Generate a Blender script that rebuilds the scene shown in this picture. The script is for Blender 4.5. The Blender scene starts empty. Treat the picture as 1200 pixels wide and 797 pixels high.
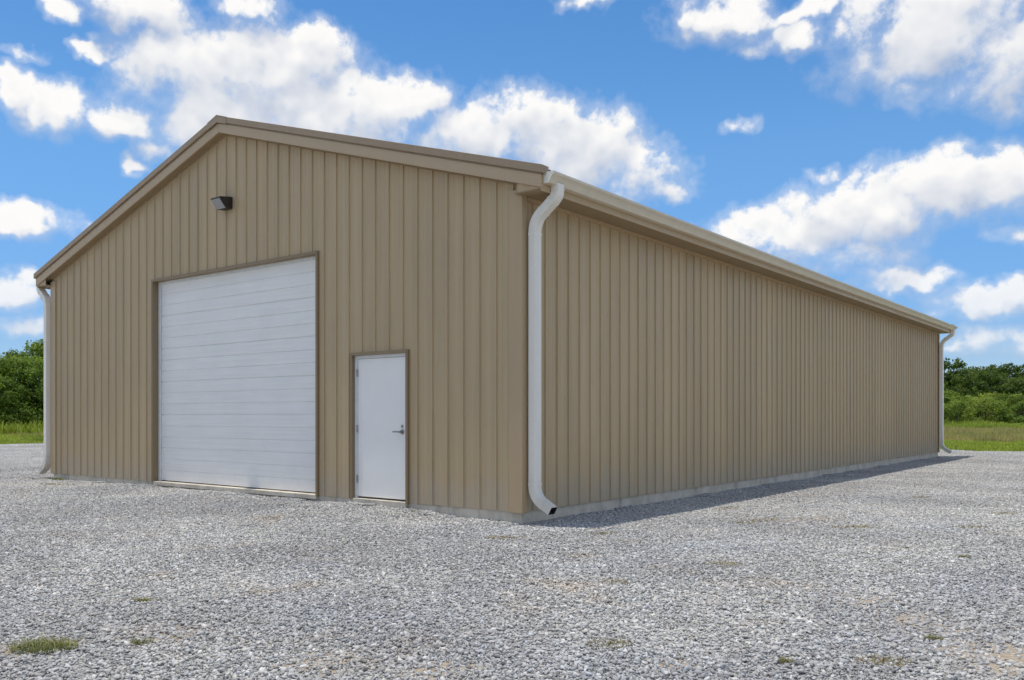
import bpy, bmesh, math, random
import numpy as np
from mathutils import Vector, Matrix, noise as mnoise

random.seed(11)
rng = np.random.default_rng(11)
scene = bpy.context.scene
col = scene.collection

# ---------------------------------------------------------------- camera
YAW = 0.6574
FPX = 1027.4                     # focal length in pixels of a 1200 wide picture
CAM = Vector((6.4614, -8.5675, 1.30))
cam_d = bpy.data.cameras.new('camera')
cam_d.sensor_width = 36.0
cam_d.lens = FPX / 1200 * 36.0
cam_d.shift_y = 89.2 / 1200
cam_d.clip_start = 0.05
cam_d.clip_end = 4000
cam = bpy.data.objects.new('camera', cam_d)
cam.location = CAM
cam.rotation_euler = (math.pi / 2, 0, YAW)
col.objects.link(cam)
scene.camera = cam
FWD = Vector((-math.sin(YAW), math.cos(YAW), 0))
RIGHT = Vector((math.cos(YAW), math.sin(YAW), 0))

# ---------------------------------------------------------------- exposure
scene.view_settings.view_transform = 'Standard'
scene.view_settings.look = 'None'
scene.view_settings.gamma = 1.0
scene.view_settings.use_curve_mapping = False
scene.view_settings.exposure = 0.26
scene.cycles.max_bounces = 8
scene.cycles.diffuse_bounces = 4
scene.cycles.use_adaptive_sampling = True
scene.cycles.adaptive_threshold = 0.02
scene.cycles.use_denoising = True

# ---------------------------------------------------------------- sun
TO_SUN = Vector((-0.116, -0.05, 1.0)).normalized()
SUN_EL = math.asin(TO_SUN.z)
SUN_ROT = math.atan2(TO_SUN.x, TO_SUN.y)
sun_d = bpy.data.lights.new('sun', 'SUN')
sun_d.energy = 3.1
sun_d.angle = math.radians(0.8)
sun_d.color = (1.0, 0.93, 0.82)
sun = bpy.data.objects.new('sun', sun_d)
sun.rotation_euler = TO_SUN.to_track_quat('Z', 'Y').to_euler()
sun.location = (0, 0, 60)
col.objects.link(sun)


# ---------------------------------------------------------------- node helper
class NT:
    """small helper that adds nodes to a tree and wires them"""
    def __init__(self, tree):
        self.t = tree

    def n(self, kind, **kw):
        nd = self.t.nodes.new(kind)
        for k, v in kw.items():
            setattr(nd, k, v)
        return nd

    def put(self, sock, v):
        if isinstance(v, bpy.types.NodeSocket):
            self.t.links.new(v, sock)
        elif v is not None:
            sock.default_value = v

    def math(self, op, a, b=None, c=None, clamp=False):
        nd = self.n('ShaderNodeMath', operation=op, use_clamp=clamp)
        for i, v in enumerate((a, b, c)):
            if v is not None:
                self.put(nd.inputs[i], v)
        return nd.outputs[0]

    def vec(self, op, a, b=None, c=None, scale=None):
        nd = self.n('ShaderNodeVectorMath', operation=op)
        for i, v in enumerate((a, b, c)):
            if v is not None:
                self.put(nd.inputs[i], v)
        if scale is not None:
            self.put(nd.inputs['Scale'], scale)
        return nd.outputs['Value' if op in ('DOT_PRODUCT', 'LENGTH', 'DISTANCE') else 'Vector']

    def noise(self, vec, scale, detail=4.0, rough=0.55, dist=0.0, colour=False):
        nd = self.n('ShaderNodeTexNoise')
        self.put(nd.inputs['Vector'], vec)
        nd.inputs['Scale'].default_value = scale
        nd.inputs['Detail'].default_value = detail
        nd.inputs['Roughness'].default_value = rough
        nd.inputs['Distortion'].default_value = dist
        return nd.outputs['Color' if colour else 'Fac']

    def step(self, v, lo, hi, a=0.0, b=1.0, smooth=True):
        nd = self.n('ShaderNodeMapRange')
        nd.interpolation_type = 'SMOOTHSTEP' if smooth else 'LINEAR'
        self.put(nd.inputs[0], v)
        for i, x in zip((1, 2, 3, 4), (lo, hi, a, b)):
            nd.inputs[i].default_value = x
        return nd.outputs[0]

    def mix(self, f, a, b, blend='MIX'):
        nd = self.n('ShaderNodeMix', data_type='RGBA', blend_type=blend)
        self.put(nd.inputs[0], f)
        self.put(nd.inputs[6], a if isinstance(a, bpy.types.NodeSocket) else tuple(a) + (1,))
        self.put(nd.inputs[7], b if isinstance(b, bpy.types.NodeSocket) else tuple(b) + (1,))
        return nd.outputs[2]


# ---------------------------------------------------------------- sky with clouds
# cumulus clouds, each lobe: (azimuth offset, elevation, half width, half height) in radians,
# azimuth counted clockwise from the direction of FWD
CLOUD_PX = [
    (215, 92, 62, 44), (310, 92, 92, 48), (376, 68, 32, 30), (405, 135, 95, 38), (250, 135, 90, 36), (490, 118, 40, 26),
    (150, 145, 50, 22), (185, 172, 30, 16),
    (560, 160, 62, 30), (625, 150, 62, 36), (680, 172, 55, 40), (735, 198, 52, 28), (775, 220, 40, 14),
    (165, 8, 60, 26), (292, 4, 48, 16), (75, 10, 28, 14), (215, 30, 30, 12),
    (62, 132, 36, 28), (15, 112, 26, 26), (25, 145, 30, 14),
    (30, 264, 68, 20), (95, 268, 30, 9), (15, 345, 46, 22), (30, 388, 50, 14), (162, 200, 18, 9), (20, 60, 30, 8), (110, 60, 30, 9),
    (1110, 30, 108, 52), (1190, 60, 80, 46), (1065, 106, 36, 18), (1020, 60, 28, 16), (1150, 95, 60, 20),
    (845, 22, 62, 24), (925, 44, 34, 17), (955, 6, 50, 13), (700, 2, 40, 8), (880, 55, 30, 14),
    (1110, 212, 78, 32), (1180, 205, 50, 32), (1010, 250, 80, 34), (930, 278, 90, 30), (880, 275, 50, 18), (1000, 300, 60, 16),
    (1045, 326, 62, 17), (1085, 318, 34, 15), (1150, 352, 76, 22), (1195, 345, 40, 22), (1190, 262, 40, 16), (1165, 398, 66, 18), (1120, 412, 50, 12), (1195, 408, 40, 16),
    (866, 148, 22, 10), (965, 206, 26, 10), (856, 207, 20, 6), (825, 216, 18, 5), (940, 148, 16, 4), (800, 118, 22, 4),
]
HORIZON = 487.7


def cloud_lobes():
    out = []
    for u, v, ru, rv in CLOUD_PX:
        if rv < 8: continue
        a = math.atan((u - 600) / FPX)
        e = math.atan((HORIZON - v) * math.cos(a) / FPX)
        amp = min(1.0, 0.22 + rv / 42.0)        # small clouds are thin wisps
        out.append((a, e, 1.28 * ru / FPX * math.cos(a) ** 2, 1.28 * rv / FPX * math.cos(a), amp))
    return out


def cloud_group():
    g = bpy.data.node_groups.new('cloud_density', 'ShaderNodeTree')
    g.interface.new_socket('Direction', in_out='INPUT', socket_type='NodeSocketVector')
    g.interface.new_socket('Density', in_out='OUTPUT', socket_type='NodeSocketFloat')
    g.interface.new_socket('Sunlit', in_out='OUTPUT', socket_type='NodeSocketFloat')
    b = NT(g)
    gi = b.n('NodeGroupInput'); go = b.n('NodeGroupOutput')
    d = b.vec('NORMALIZE', gi.outputs[0])
    sep = b.n('ShaderNodeSeparateXYZ'); b.put(sep.inputs[0], d)
    x = b.vec('DOT_PRODUCT', d, tuple(RIGHT)); y = b.vec('DOT_PRODUCT', d, tuple(FWD))
    az = b.math('ARCTAN2', x, y)
    el = b.math('ARCSINE', sep.outputs[2])
    cmb = b.n('ShaderNodeCombineXYZ'); b.put(cmb.inputs[0], az); b.put(cmb.inputs[1], el)
    w1 = b.vec('SUBTRACT', b.noise(d, 10.0, 2.0, 0.55, colour=True), (0.5, 0.5, 0.5))
    w2 = b.vec('SUBTRACT', b.noise(d, 38.0, 2.0, 0.6, colour=True), (0.5, 0.5, 0.5))
    p = b.vec('MULTIPLY_ADD', w1, (0.055, 0.045, 0), cmb.outputs[0])
    p = b.vec('MULTIPLY_ADD', w2, (0.034, 0.030, 0), p)

    def lobes(pp, big_only):
        cur = None
        for a, e, ra, re, amp in cloud_lobes():
            if big_only and re < 0.018: continue
            q = b.vec('MULTIPLY_ADD', pp, (1 / ra, 1 / re, 0), (-a / ra, -e / re, 0))
            r2 = b.vec('DOT_PRODUCT', q, q)
            if amp < 0.999: r2 = b.math('ADD', r2, 1.0 - amp)
            cur = r2 if cur is None else b.math('SMOOTH_MIN', cur, r2, 0.35)
        return b.math('MAXIMUM', b.math('SUBTRACT', 1.0, cur), -2.2)
    # same broken cumulus outside that sector, unseen, cover raised to add ambient light
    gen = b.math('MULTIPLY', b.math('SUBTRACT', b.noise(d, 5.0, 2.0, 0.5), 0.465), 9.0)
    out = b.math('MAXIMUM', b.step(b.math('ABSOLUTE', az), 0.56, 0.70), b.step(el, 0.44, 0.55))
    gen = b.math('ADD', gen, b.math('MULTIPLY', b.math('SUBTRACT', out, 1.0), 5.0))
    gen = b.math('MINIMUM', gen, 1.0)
    fb = b.math('SUBTRACT', b.noise(d, 20.0, 8.0, 0.60), 0.5)
    lump = b.math('SUBTRACT', b.noise(d, 26.0, 2.0, 0.5), 0.5)
    d_up = b.vec('ADD', d, tuple(Vector((0, 0, 0.013)) - RIGHT * 0.005))
    lump_up = b.math('SUBTRACT', b.noise(d_up, 26.0, 2.0, 0.5), 0.5)
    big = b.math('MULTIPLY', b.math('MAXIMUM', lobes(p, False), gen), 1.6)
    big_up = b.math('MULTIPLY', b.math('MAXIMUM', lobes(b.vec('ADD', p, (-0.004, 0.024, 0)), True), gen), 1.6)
    shade = b.math('MULTIPLY_ADD', b.math('SUBTRACT', lump, lump_up), 3.0, b.math('SUBTRACT', big, big_up))
    dens = b.math('MULTIPLY_ADD', fb, 4.8, big)
    dens = b.math('MULTIPLY_ADD', b.math('SUBTRACT', b.noise(d, 75.0, 4.0, 0.6), 0.5), 1.0, dens)
    g.links.new(dens, go.inputs[0])
    g.links.new(shade, go.inputs[1])
    return g


world = bpy.data.worlds.new('World')
scene.world = world
world.use_nodes = True
world.cycles.sampling_method = 'NONE'
wb = NT(world.node_tree)
wb.t.nodes.clear()
tc = wb.n('ShaderNodeTexCoord')
sky = wb.n('ShaderNodeTexSky', sky_type='NISHITA')
sky.sun_disc = False
sky.sun_elevation = SUN_EL
sky.sun_rotation = SUN_ROT
sky.altitude = 200
sky.air_density = 1.0
sky.dust_density = 0.0
sky.ozone_density = 1.6
hs = wb.n('ShaderNodeHueSaturation')
hs.inputs['Saturation'].default_value = 1.28
hs.inputs['Value'].default_value = 0.86
# a clear dry day: the band near the horizon stays blue instead of bleaching out
dz = wb.n('ShaderNodeSeparateXYZ'); wb.put(dz.inputs[0], tc.outputs['Generated'])
wb.put(hs.inputs['Color'], wb.mix(1.0, sky.outputs[0], wb.mix(wb.step(dz.outputs[2], 0.0, 0.32), (0.50, 0.56, 0.76), (1.0, 1.0, 1.0)), 'MULTIPLY'))
grp = cloud_group()
g1 = wb.n('ShaderNodeGroup'); g1.node_tree = grp
wb.put(g1.inputs[0], tc.outputs['Generated'])
D1, D2 = g1.outputs[0], g1.outputs[1]
top = wb.step(D2, -0.2, 0.9)                       # upper, sunlit rims are crisp, undersides fray
alpha = wb.step(wb.math('MULTIPLY', D1, wb.math('MULTIPLY_ADD', top, 0.8, 1.0)), -0.4, 1.7)
lit = wb.math('MULTIPLY_ADD', D2, 0.42, 0.46, clamp=True)
lit = wb.math('SUBTRACT', lit, wb.math('MULTIPLY', wb.step(D1, 0.9, 2.6), 0.14), clamp=True)
ccol = wb.mix(lit, (3.05, 3.35, 3.95), (5.65, 5.55, 5.4))
veil = wb.math('MULTIPLY', wb.step(D1, -1.1, 0.7), 0.34)       # thin wisps round the clouds
alpha = wb.math('MAXIMUM', alpha, veil)
alpha = wb.math('MULTIPLY', alpha, wb.step(dz.outputs[2], 0.03, 0.20, 0.66, 0.97))   # distant clouds fade into the air
skyc = wb.mix(alpha, hs.outputs[0], ccol)
bg = wb.n('ShaderNodeBackground')
wb.put(bg.inputs['Color'], skyc)
bg.inputs['Strength'].default_value = 0.15
wo = wb.n('ShaderNodeOutputWorld')
wb.t.links.new(bg.outputs[0], wo.inputs[0])
#ENDSKY


# ---------------------------------------------------------------- materials
def new_mat(name):
    m = bpy.data.materials.new(name)
    m.use_nodes = True
    b = NT(m.node_tree)
    bsdf = m.node_tree.nodes['Principled BSDF']
    return m, b, bsdf


def bump(b, bsdf, height, strength, dist):
    nd = b.n('ShaderNodeBump')
    nd.inputs['Strength'].default_value = strength
    nd.inputs['Distance'].default_value = dist
    b.put(nd.inputs['Height'], height)
    b.t.links.new(nd.outputs[0], bsdf.inputs['Normal'])


def mapped(b, scale, kind='Object'):
    t = b.n('ShaderNodeTexCoord')
    return b.vec('MULTIPLY', t.outputs[kind], scale)


def world_pos(b):
    return b.n('ShaderNodeNewGeometry').outputs['Position']


def paint(name, base, rough=0.42, var=0.085, dust=True, wave=0.4):
    """coil-coated sheet metal: streaky tone, faint oil-canning, road dust low down on the wall"""
    m, b, s = new_mat(name)
    pos = world_pos(b)
    streak = b.noise(b.vec('MULTIPLY', pos, (7, 7, 0.35)), 1.0, 4, 0.6)
    blot = b.noise(pos, 0.8, 4, 0.6)
    f = b.math('ADD', b.math('MULTIPLY', b.math('SUBTRACT', streak, 0.5), var * 4.0),
               b.math('MULTIPLY', b.math('SUBTRACT', blot, 0.5), var * 2.2))
    rnd = b.n('ShaderNodeObjectInfo').outputs['Random']
    f = b.math('ADD', f, b.math('MULTIPLY', b.math('SUBTRACT', rnd, 0.5), var * 1.2))
    f = b.math('ADD', f, 1.0)
    c = b.mix(1.0, base, (1, 1, 1), 'MULTIPLY')
    sc = b.n('ShaderNodeVectorMath', operation='SCALE')
    sc.inputs[0].default_value = base
    b.put(sc.inputs['Scale'], f)
    c = sc.outputs['Vector']
    if dust:
        z = b.n('ShaderNodeSeparateXYZ'); b.put(z.inputs[0], pos)
        splash = b.math('ADD', z.outputs[2], b.math('MULTIPLY', b.noise(b.vec('MULTIPLY', pos, (5, 5, 1.4)), 1.0, 5, 0.65), -1.1))
        dm = b.math('MULTIPLY', b.step(splash, 0.15, -0.45), 0.40)
        c = b.mix(dm, c, (0.40, 0.37, 0.32))
    b.put(s.inputs['Base Color'], c)
    b.put(s.inputs['Roughness'], b.step(blot, 0.3, 0.7, rough - 0.06, rough + 0.1))
    s.inputs['Specular IOR Level'].default_value = 0.4
    bump(b, s, b.noise(b.vec('MULTIPLY', pos, (2.6, 2.6, 0.5)), 1.0, 2, 0.5), wave, 0.02)
    return m


def plain(name, base, rough=0.5, metal=0.0, var=0.05, scale=9.0):
    m, b, s = new_mat(name)
    n = b.noise(world_pos(b), scale, 5, 0.6)
    b.put(s.inputs['Base Color'], b.mix(b.step(n, 0.3, 0.7), tuple(x * (1 - var) for x in base), tuple(min(1, x * (1 + var)) for x in base)))
    b.put(s.inputs['Roughness'], b.step(n, 0.3, 0.7, rough - 0.05, rough + 0.07))
    s.inputs['Metallic'].default_value = metal
    return m


TAN = (0.490, 0.362, 0.208)
M = {}
M['wall'] = paint('tan_wall_paint', TAN)
M['trim'] = paint('tan_trim_paint', (0.49, 0.356, 0.21), 0.40, 0.04, dust=False, wave=0.25)
M['fascia'] = paint('tan_fascia_paint', (0.515, 0.38, 0.235), 0.40, 0.03, dust=False, wave=0.25)
M['roof'] = paint('grey_brown_roof_paint', (0.34, 0.25, 0.16), 0.40, 0.05, dust=False)
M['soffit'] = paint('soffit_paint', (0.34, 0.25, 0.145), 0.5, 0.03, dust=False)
M['gutter'] = paint('cream_gutter_paint', (0.68, 0.595, 0.46), 0.35, 0.05, dust=False, wave=0.3)
M['spout'] = paint('white_spout_paint', (0.88, 0.83, 0.73), 0.35, 0.05, dust=True, wave=0.2)
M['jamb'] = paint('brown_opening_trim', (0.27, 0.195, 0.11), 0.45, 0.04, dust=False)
M['black'] = plain('black_housing_spout_shade', (0.034, 0.030, 0.025), 0.45)
M['steel'] = plain('brushed_steel', (0.30, 0.29, 0.28), 0.32, 0.9)
M['rubber'] = plain('black_rubber', (0.02, 0.02, 0.02), 0.7)


def door_white(name, base):
    m, b, s = new_mat(name)
    pos = world_pos(b)
    n = b.noise(b.vec('MULTIPLY', pos, (0.7, 0.7, 22)), 1.0, 5, 0.6)
    n2 = b.noise(pos, 1.6, 4, 0.6)
    c = b.mix(b.step(b.math('ADD', n, b.math('MULTIPLY', n2, 0.6)), 0.55, 1.05), tuple(x * 0.93 for x in base), base)
    z = b.n('ShaderNodeSeparateXYZ'); b.put(z.inputs[0], pos)
    low = b.math('ADD', z.outputs[2], b.math('MULTIPLY', b.noise(b.vec('MULTIPLY', pos, (4, 4, 1.2)), 1.0, 5, 0.65), -1.0))
    c = b.mix(b.math('MULTIPLY', b.step(low, 0.0, -0.5), 0.12), c, (0.50, 0.47, 0.42))
    b.put(s.inputs['Base Color'], c)
    s.inputs['Roughness'].default_value = 0.45
    bump(b, s, b.noise(b.vec('MULTIPLY', pos, (6, 6, 60)), 1.0, 4, 0.6), 0.12, 0.004)
    return m


M['door'] = door_white('white_door_enamel', (0.93, 0.90, 0.85))
M['door_flat'] = plain('white_steel_door', (0.92, 0.89, 0.84), 0.45, 0.0, 0.015, 2.0)
M['frame'] = plain('white_frame_paint', (0.76, 0.76, 0.75), 0.45)
M['lens'] = plain('frosted_lens', (0.36, 0.36, 0.36), 0.12)

m, b, s = new_mat('concrete')
pos = world_pos(b)
n1 = b.noise(pos, 3.0, 8, 0.65); n2 = b.noise(b.vec('MULTIPLY', pos, (5, 5, 1.2)), 1.3, 6, 0.65); n3 = b.noise(pos, 60, 3, 0.6)
c = b.mix(b.step(n1, 0.32, 0.68), (0.50, 0.445, 0.36), (0.66, 0.60, 0.50))
c = b.mix(b.math('MULTIPLY', b.step(n2, 0.52, 0.72), 0.5), c, (0.20, 0.19, 0.165))
b.put(s.inputs['Base Color'], c); s.inputs['Roughness'].default_value = 0.9
bump(b, s, b.math('ADD', n1, b.math('MULTIPLY', n3, 0.5)), 0.5, 0.01)
M['concrete'] = m


def stone_tint(b, c, pos):
    """large soft areas of dustier and bluer stone"""
    a = b.noise(pos, 0.55, 5, 0.6); d = b.noise(b.vec('ADD', pos, (31, 7, 0)), 0.9, 6, 0.68)
    c = b.mix(b.math('MULTIPLY', b.step(d, 0.54, 0.74), 0.60), c, b.mix(1.0, c, (1.03, 0.86, 0.67), 'MULTIPLY'))
    c = b.mix(b.math('MULTIPLY', b.step(a, 0.45, 0.7), 0.55), c, b.mix(1.0, c, (0.93, 0.97, 1.05), 'MULTIPLY'))
    e = b.noise(b.vec('ADD', pos, (3, 57, 0)), 0.32, 5, 0.6)
    c = b.mix(1.0, c, b.mix(b.step(e, 0.35, 0.65), (0.84, 0.84, 0.855), (1.08, 1.08, 1.07)), 'MULTIPLY')
    return c


m, b, s = new_mat('limestone_gravel')
at = b.n('ShaderNodeAttribute', attribute_name='stone_col')
pos = world_pos(b)
c = stone_tint(b, at.outputs['Color'], pos)
n = b.noise(pos, 130, 3, 0.6)
c = b.mix(1.0, c, b.mix(b.step(n, 0.3, 0.7), (0.86, 0.86, 0.86), (1.08, 1.08, 1.08)), 'MULTIPLY')
b.put(s.inputs['Base Color'], c); s.inputs['Roughness'].default_value = 0.85
s.inputs['Specular IOR Level'].default_value = 0.25
M['stone'] = m

m, b, s = new_mat('gravel_bed')
pos = world_pos(b)
vo = b.n('ShaderNodeTexVoronoi'); b.put(vo.inputs['Vector'], pos); vo.inputs['Scale'].default_value = 38
sepc = b.n('ShaderNodeSeparateXYZ'); b.put(sepc.inputs[0], vo.outputs['Color'])
c = b.mix(sepc.outputs[0], (0.26, 0.255, 0.25), (0.46, 0.455, 0.445))
c = stone_tint(b, c, pos)
da = b.n('ShaderNodeAttribute', attribute_name='dirt')
dn = b.noise(pos, 25, 6, 0.65)
dirt = b.mix(b.step(dn, 0.3, 0.7), (0.26, 0.21, 0.155), (0.42, 0.355, 0.27))
c = b.mix(b.step(da.outputs['Fac'], 0.05, 0.4), c, dirt)
b.put(s.inputs['Base Color'], c); s.inputs['Roughness'].default_value = 0.95
bump(b, s, b.math('MULTIPLY_ADD', vo.outputs['Distance'], -1.0, b.math('MULTIPLY', dn, 0.4)), 0.8, 0.02)
M['bed'] = m

m, b, s = new_mat('meadow_soil')
pos = world_pos(b)
n1 = b.noise(pos, 0.12, 6, 0.6); n2 = b.noise(pos, 2.5, 6, 0.65)
c = b.mix(b.step(n1, 0.35, 0.65), (0.075, 0.125, 0.022), (0.135, 0.15, 0.045))
c = b.mix(b.math('MULTIPLY', b.step(n2, 0.5, 0.75), 0.5), c, (0.16, 0.14, 0.07))
b.put(s.inputs['Base Color'], c); s.inputs['Roughness'].default_value = 1.0
bump(b, s, n2, 1.0, 0.1)
M['meadow'] = m


def leafy(name, lo, hi, trans=0.45, attr='leaf_tone', far=0.12):
    m, b, s = new_mat(name)
    m.node_tree.nodes.remove(s)
    at = b.n('ShaderNodeAttribute', attribute_name=attr)
    c = b.mix(at.outputs['Fac'], lo, hi)
    pn = b.noise(world_pos(b), far, 3, 0.6)
    c = b.mix(1.0, c, b.mix(b.step(pn, 0.35, 0.65), (0.82, 0.88, 0.85), (1.16, 1.1, 1.0)), 'MULTIPLY')
    d = b.n('ShaderNodeBsdfPrincipled'); b.put(d.inputs['Base Color'], c); d.inputs['Roughness'].default_value = 0.6
    d.inputs['Specular IOR Level'].default_value = 0.2
    t = b.n('ShaderNodeBsdfTranslucent')
    b.put(t.inputs['Color'], b.mix(1.0, c, (1.2, 1.25, 0.6), 'MULTIPLY'))
    mx = b.n('ShaderNodeMixShader'); mx.inputs[0].default_value = trans
    b.t.links.new(d.outputs[0], mx.inputs[1]); b.t.links.new(t.outputs[0], mx.inputs[2])
    b.t.links.new(mx.outputs[0], m.node_tree.nodes['Material Output'].inputs[0])
    return m


M['leaf_dark'] = leafy('dark_leaves', (0.045, 0.075, 0.020), (0.155, 0.225, 0.058))
M['leaf_mid'] = leafy('mid_green_leaves', (0.070, 0.115, 0.020), (0.25, 0.35, 0.075))
M['leaf_light'] = leafy('light_green_leaves', (0.105, 0.160, 0.028), (0.30, 0.375, 0.09))
M['grass'] = leafy('meadow_grass', (0.17, 0.235, 0.036), (0.38, 0.45, 0.10), 0.4, far=0.35)
M['dry_grass'] = leafy('dry_grass_stems', (0.26, 0.235, 0.10), (0.46, 0.40, 0.21), 0.3, far=0.35)
M['weed'] = leafy('weed_blades', (0.10, 0.12, 0.04), (0.26, 0.265, 0.115), 0.3, far=3.0)
M['olive_weed'] = leafy('olive_weed_blades', (0.12, 0.12, 0.05), (0.25, 0.24, 0.12), 0.3, far=3.0)
M['brown_weed'] = leafy('brown_weed_blades', (0.17, 0.14, 0.07), (0.34, 0.28, 0.16), 0.3, far=3.0)
m, b, s = new_mat('bark')
n = b.noise(b.vec('MULTIPLY', world_pos(b), (9, 9, 2)), 1.0, 6, 0.65)
b.put(s.inputs['Base Color'], b.mix(n, (0.05, 0.04, 0.03), (0.16, 0.13, 0.10)))
s.inputs['Roughness'].default_value = 0.9
bump(b, s, n, 0.8, 0.03)
M['bark'] = m


# ---------------------------------------------------------------- mesh helpers
class MB:
    def __init__(self):
        self.v = []; self.f = []

    def add(self, vs, fs):
        o = len(self.v)
        self.v += [tuple(p) for p in vs]
        self.f += [tuple(i + o for i in f) for f in fs]
        return self

    def box(self, x0, x1, y0, y1, z0, z1):
        vs = [(x, y, z) for z in (z0, z1) for y in (y0, y1) for x in (x0, x1)]
        return self.add(vs, [(0, 2, 3, 1), (4, 5, 7, 6), (0, 1, 5, 4), (2, 6, 7, 3), (0, 4, 6, 2), (1, 3, 7, 5)])

    def prism(self, pts, a0, a1, axis='y', caps=True):
        """polygon extruded along an axis; pts are (x,z) for axis y, (y,z) for axis x, (x,y) for axis z"""
        n = len(pts)
        def P(p, a):
            return {'y': (p[0], a, p[1]), 'x': (a, p[0], p[1]), 'z': (p[0], p[1], a)}[axis]
        vs = [P(p, a0) for p in pts] + [P(p, a1) for p in pts]
        fs = [(i, (i + 1) % n, (i + 1) % n + n, i + n) for i in range(n)]
        if caps:
            fs += [tuple(reversed(range(n))), tuple(range(n, 2 * n))]
        return self.add(vs, fs)

    def tube(self, path, radii, seg=7):
        rings = []
        path = [Vector(p) for p in path]
        for i, p in enumerate(path):
            t = (path[min(i + 1, len(path) - 1)] - path[max(i - 1, 0)]).normalized()
            u = t.cross(Vector((0.13, 1, 0.2))).normalized(); w = t.cross(u)
            rings.append([p + (u * math.cos(k * 2 * math.pi / seg) + w * math.sin(k * 2 * math.pi / seg)) * radii[i] for k in range(seg)])
        vs = [q for r in rings for q in r]
        fs = [(i * seg + k, i * seg + (k + 1) % seg, (i + 1) * seg + (k + 1) % seg, (i + 1) * seg + k)
              for i in range(len(path) - 1) for k in range(seg)]
        fs.append(tuple(range((len(path) - 1) * seg, len(path) * seg)))
        return self.add(vs, fs)

    def mesh(self, name, mat):
        me = bpy.data.meshes.new(name)
        me.from_pydata(self.v, [], self.f)
        me.materials.append(mat)
        bm = bmesh.new(); bm.from_mesh(me)
        bmesh.ops.recalc_face_normals(bm, faces=bm.faces)
        bm.to_mesh(me); bm.free()
        return me

    def build(self, name, mat, parent=None, bevel=0.0):
        o = link(name, self.mesh(name, mat), parent)
        if bevel:
            md = o.modifiers.new('bevel', 'BEVEL'); md.width = bevel; md.segments = 2; md.limit_method = 'ANGLE'
        return o


def link(name, me, parent=None, loc=None, rotz=0.0):
    o = bpy.data.objects.new(name, me)
    col.objects.link(o)
    o.parent = parent
    if loc is not None:
        o.location = loc
    o.rotation_euler.z = rotz
    return o


def tag(o, label, cat=None, group=None, kind=None):
    if label: o['label'] = label
    if cat: o['category'] = cat
    if group: o['group'] = group
    if kind: o['kind'] = kind
    return o


def empty(name, loc):
    o = bpy.data.objects.new(name, None); o.location = loc; o.empty_display_size = 0.3
    col.objects.link(o)
    return o


def np_mesh(name, verts, faces, mat, attrs=None):
    """verts (n,3), faces (m,k) arrays -> mesh with optional point attributes"""
    me = bpy.data.meshes.new(name)
    k = faces.shape[1]
    me.vertices.add(len(verts)); me.vertices.foreach_set('co', verts.astype(np.float32).ravel())
    me.loops.add(faces.size); me.loops.foreach_set('vertex_index', faces.astype(np.int32).ravel())
    me.polygons.add(len(faces))
    me.polygons.foreach_set('loop_start', np.arange(0, faces.size, k, dtype=np.int32))
    me.polygons.foreach_set('loop_total', np.full(len(faces), k, dtype=np.int32))
    me.update(calc_edges=True)
    for an, (ty, data) in (attrs or {}).items():
        a = me.attributes.new(an, ty, 'POINT')
        a.data.foreach_set('color' if ty == 'FLOAT_COLOR' else 'value', np.asarray(data, dtype=np.float32 if ty != 'INT' else np.int32).ravel())
    if mat: me.materials.append(mat)
    return me


# ---------------------------------------------------------------- ground
W, L = 12.26, 22.71          # building: gable along -x from the near corner (0,0), long side along +y
ZB = 0.124                   # top of the exposed concrete base
LOT = (-37.4, 46.0, -46.0, 29.0)


def smooth(a, c, v):
    t = min(1.0, max(0.0, (v - a) / (c - a)))
    return t * t * (3 - 2 * t)


def lot_height(x, y):
    near = max(max(-W - x, x, 0.0), max(-y, y - L, 0.0))          # distance from the building
    return 0.030 * math.exp(-near * 2.2) * mnoise.noise((x * 1.7, y * 1.7, 12.0)) + 0.016 * mnoise.noise((x * 0.33, y * 0.33, 3.1)) + 0.007 * mnoise.noise((x * 1.2, y * 1.2, 9.0)) - 0.012\
        - 0.030 * smooth(-1.0, 0.2, x) * math.exp(-max(0.0, x) * 0.7) \
        + 0.050 * smooth(-11.5, -9.0, x) * smooth(-0.9, -2.0, x) * smooth(-1.9, -0.3, y) * (1.0 + 0.5 * mnoise.noise((x * 0.9, y * 0.9, 4.0)))


DIRT = [  # x, y, radius, height: worn places where fines cover the stone
    (3.44, -5.23, 0.20, 0.020), (5.72, -3.16, 0.42, 0.020), (1.15, -6.45, 0.32, 0.018), (1.55, -5.65, 0.30, 0.012),
    (2.30, 1.95, 0.35, 0.015), (5.05, -2.55, 0.38, 0.012), (2.05, 0.75, 0.25, 0.013), (3.60, 2.80, 0.35, 0.013),
    (0.9, -6.9, 0.35, 0.018), (4.55, -2.1, 0.30, 0.013), (2.8, -5.55, 0.28, 0.010), (-11.2, -0.55, 0.7, 0.010), (5.1, 3.0, 0.4, 0.012),
    (4.25, -4.35, 0.16, 0.012), (-7.5, -0.5, 0.8, 0.008), (2.9, 7.5, 0.5, 0.012), (0.6, -1.1, 0.3, 0.010),
]


def axis_coords(lo, hi, d0, d1, fine, coarse):
    a = list(np.arange(lo, d0, coarse)) + list(np.arange(d0, d1, fine)) + list(np.arange(d1, hi, coarse)) + [hi]
    return np.array(a)


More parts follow.
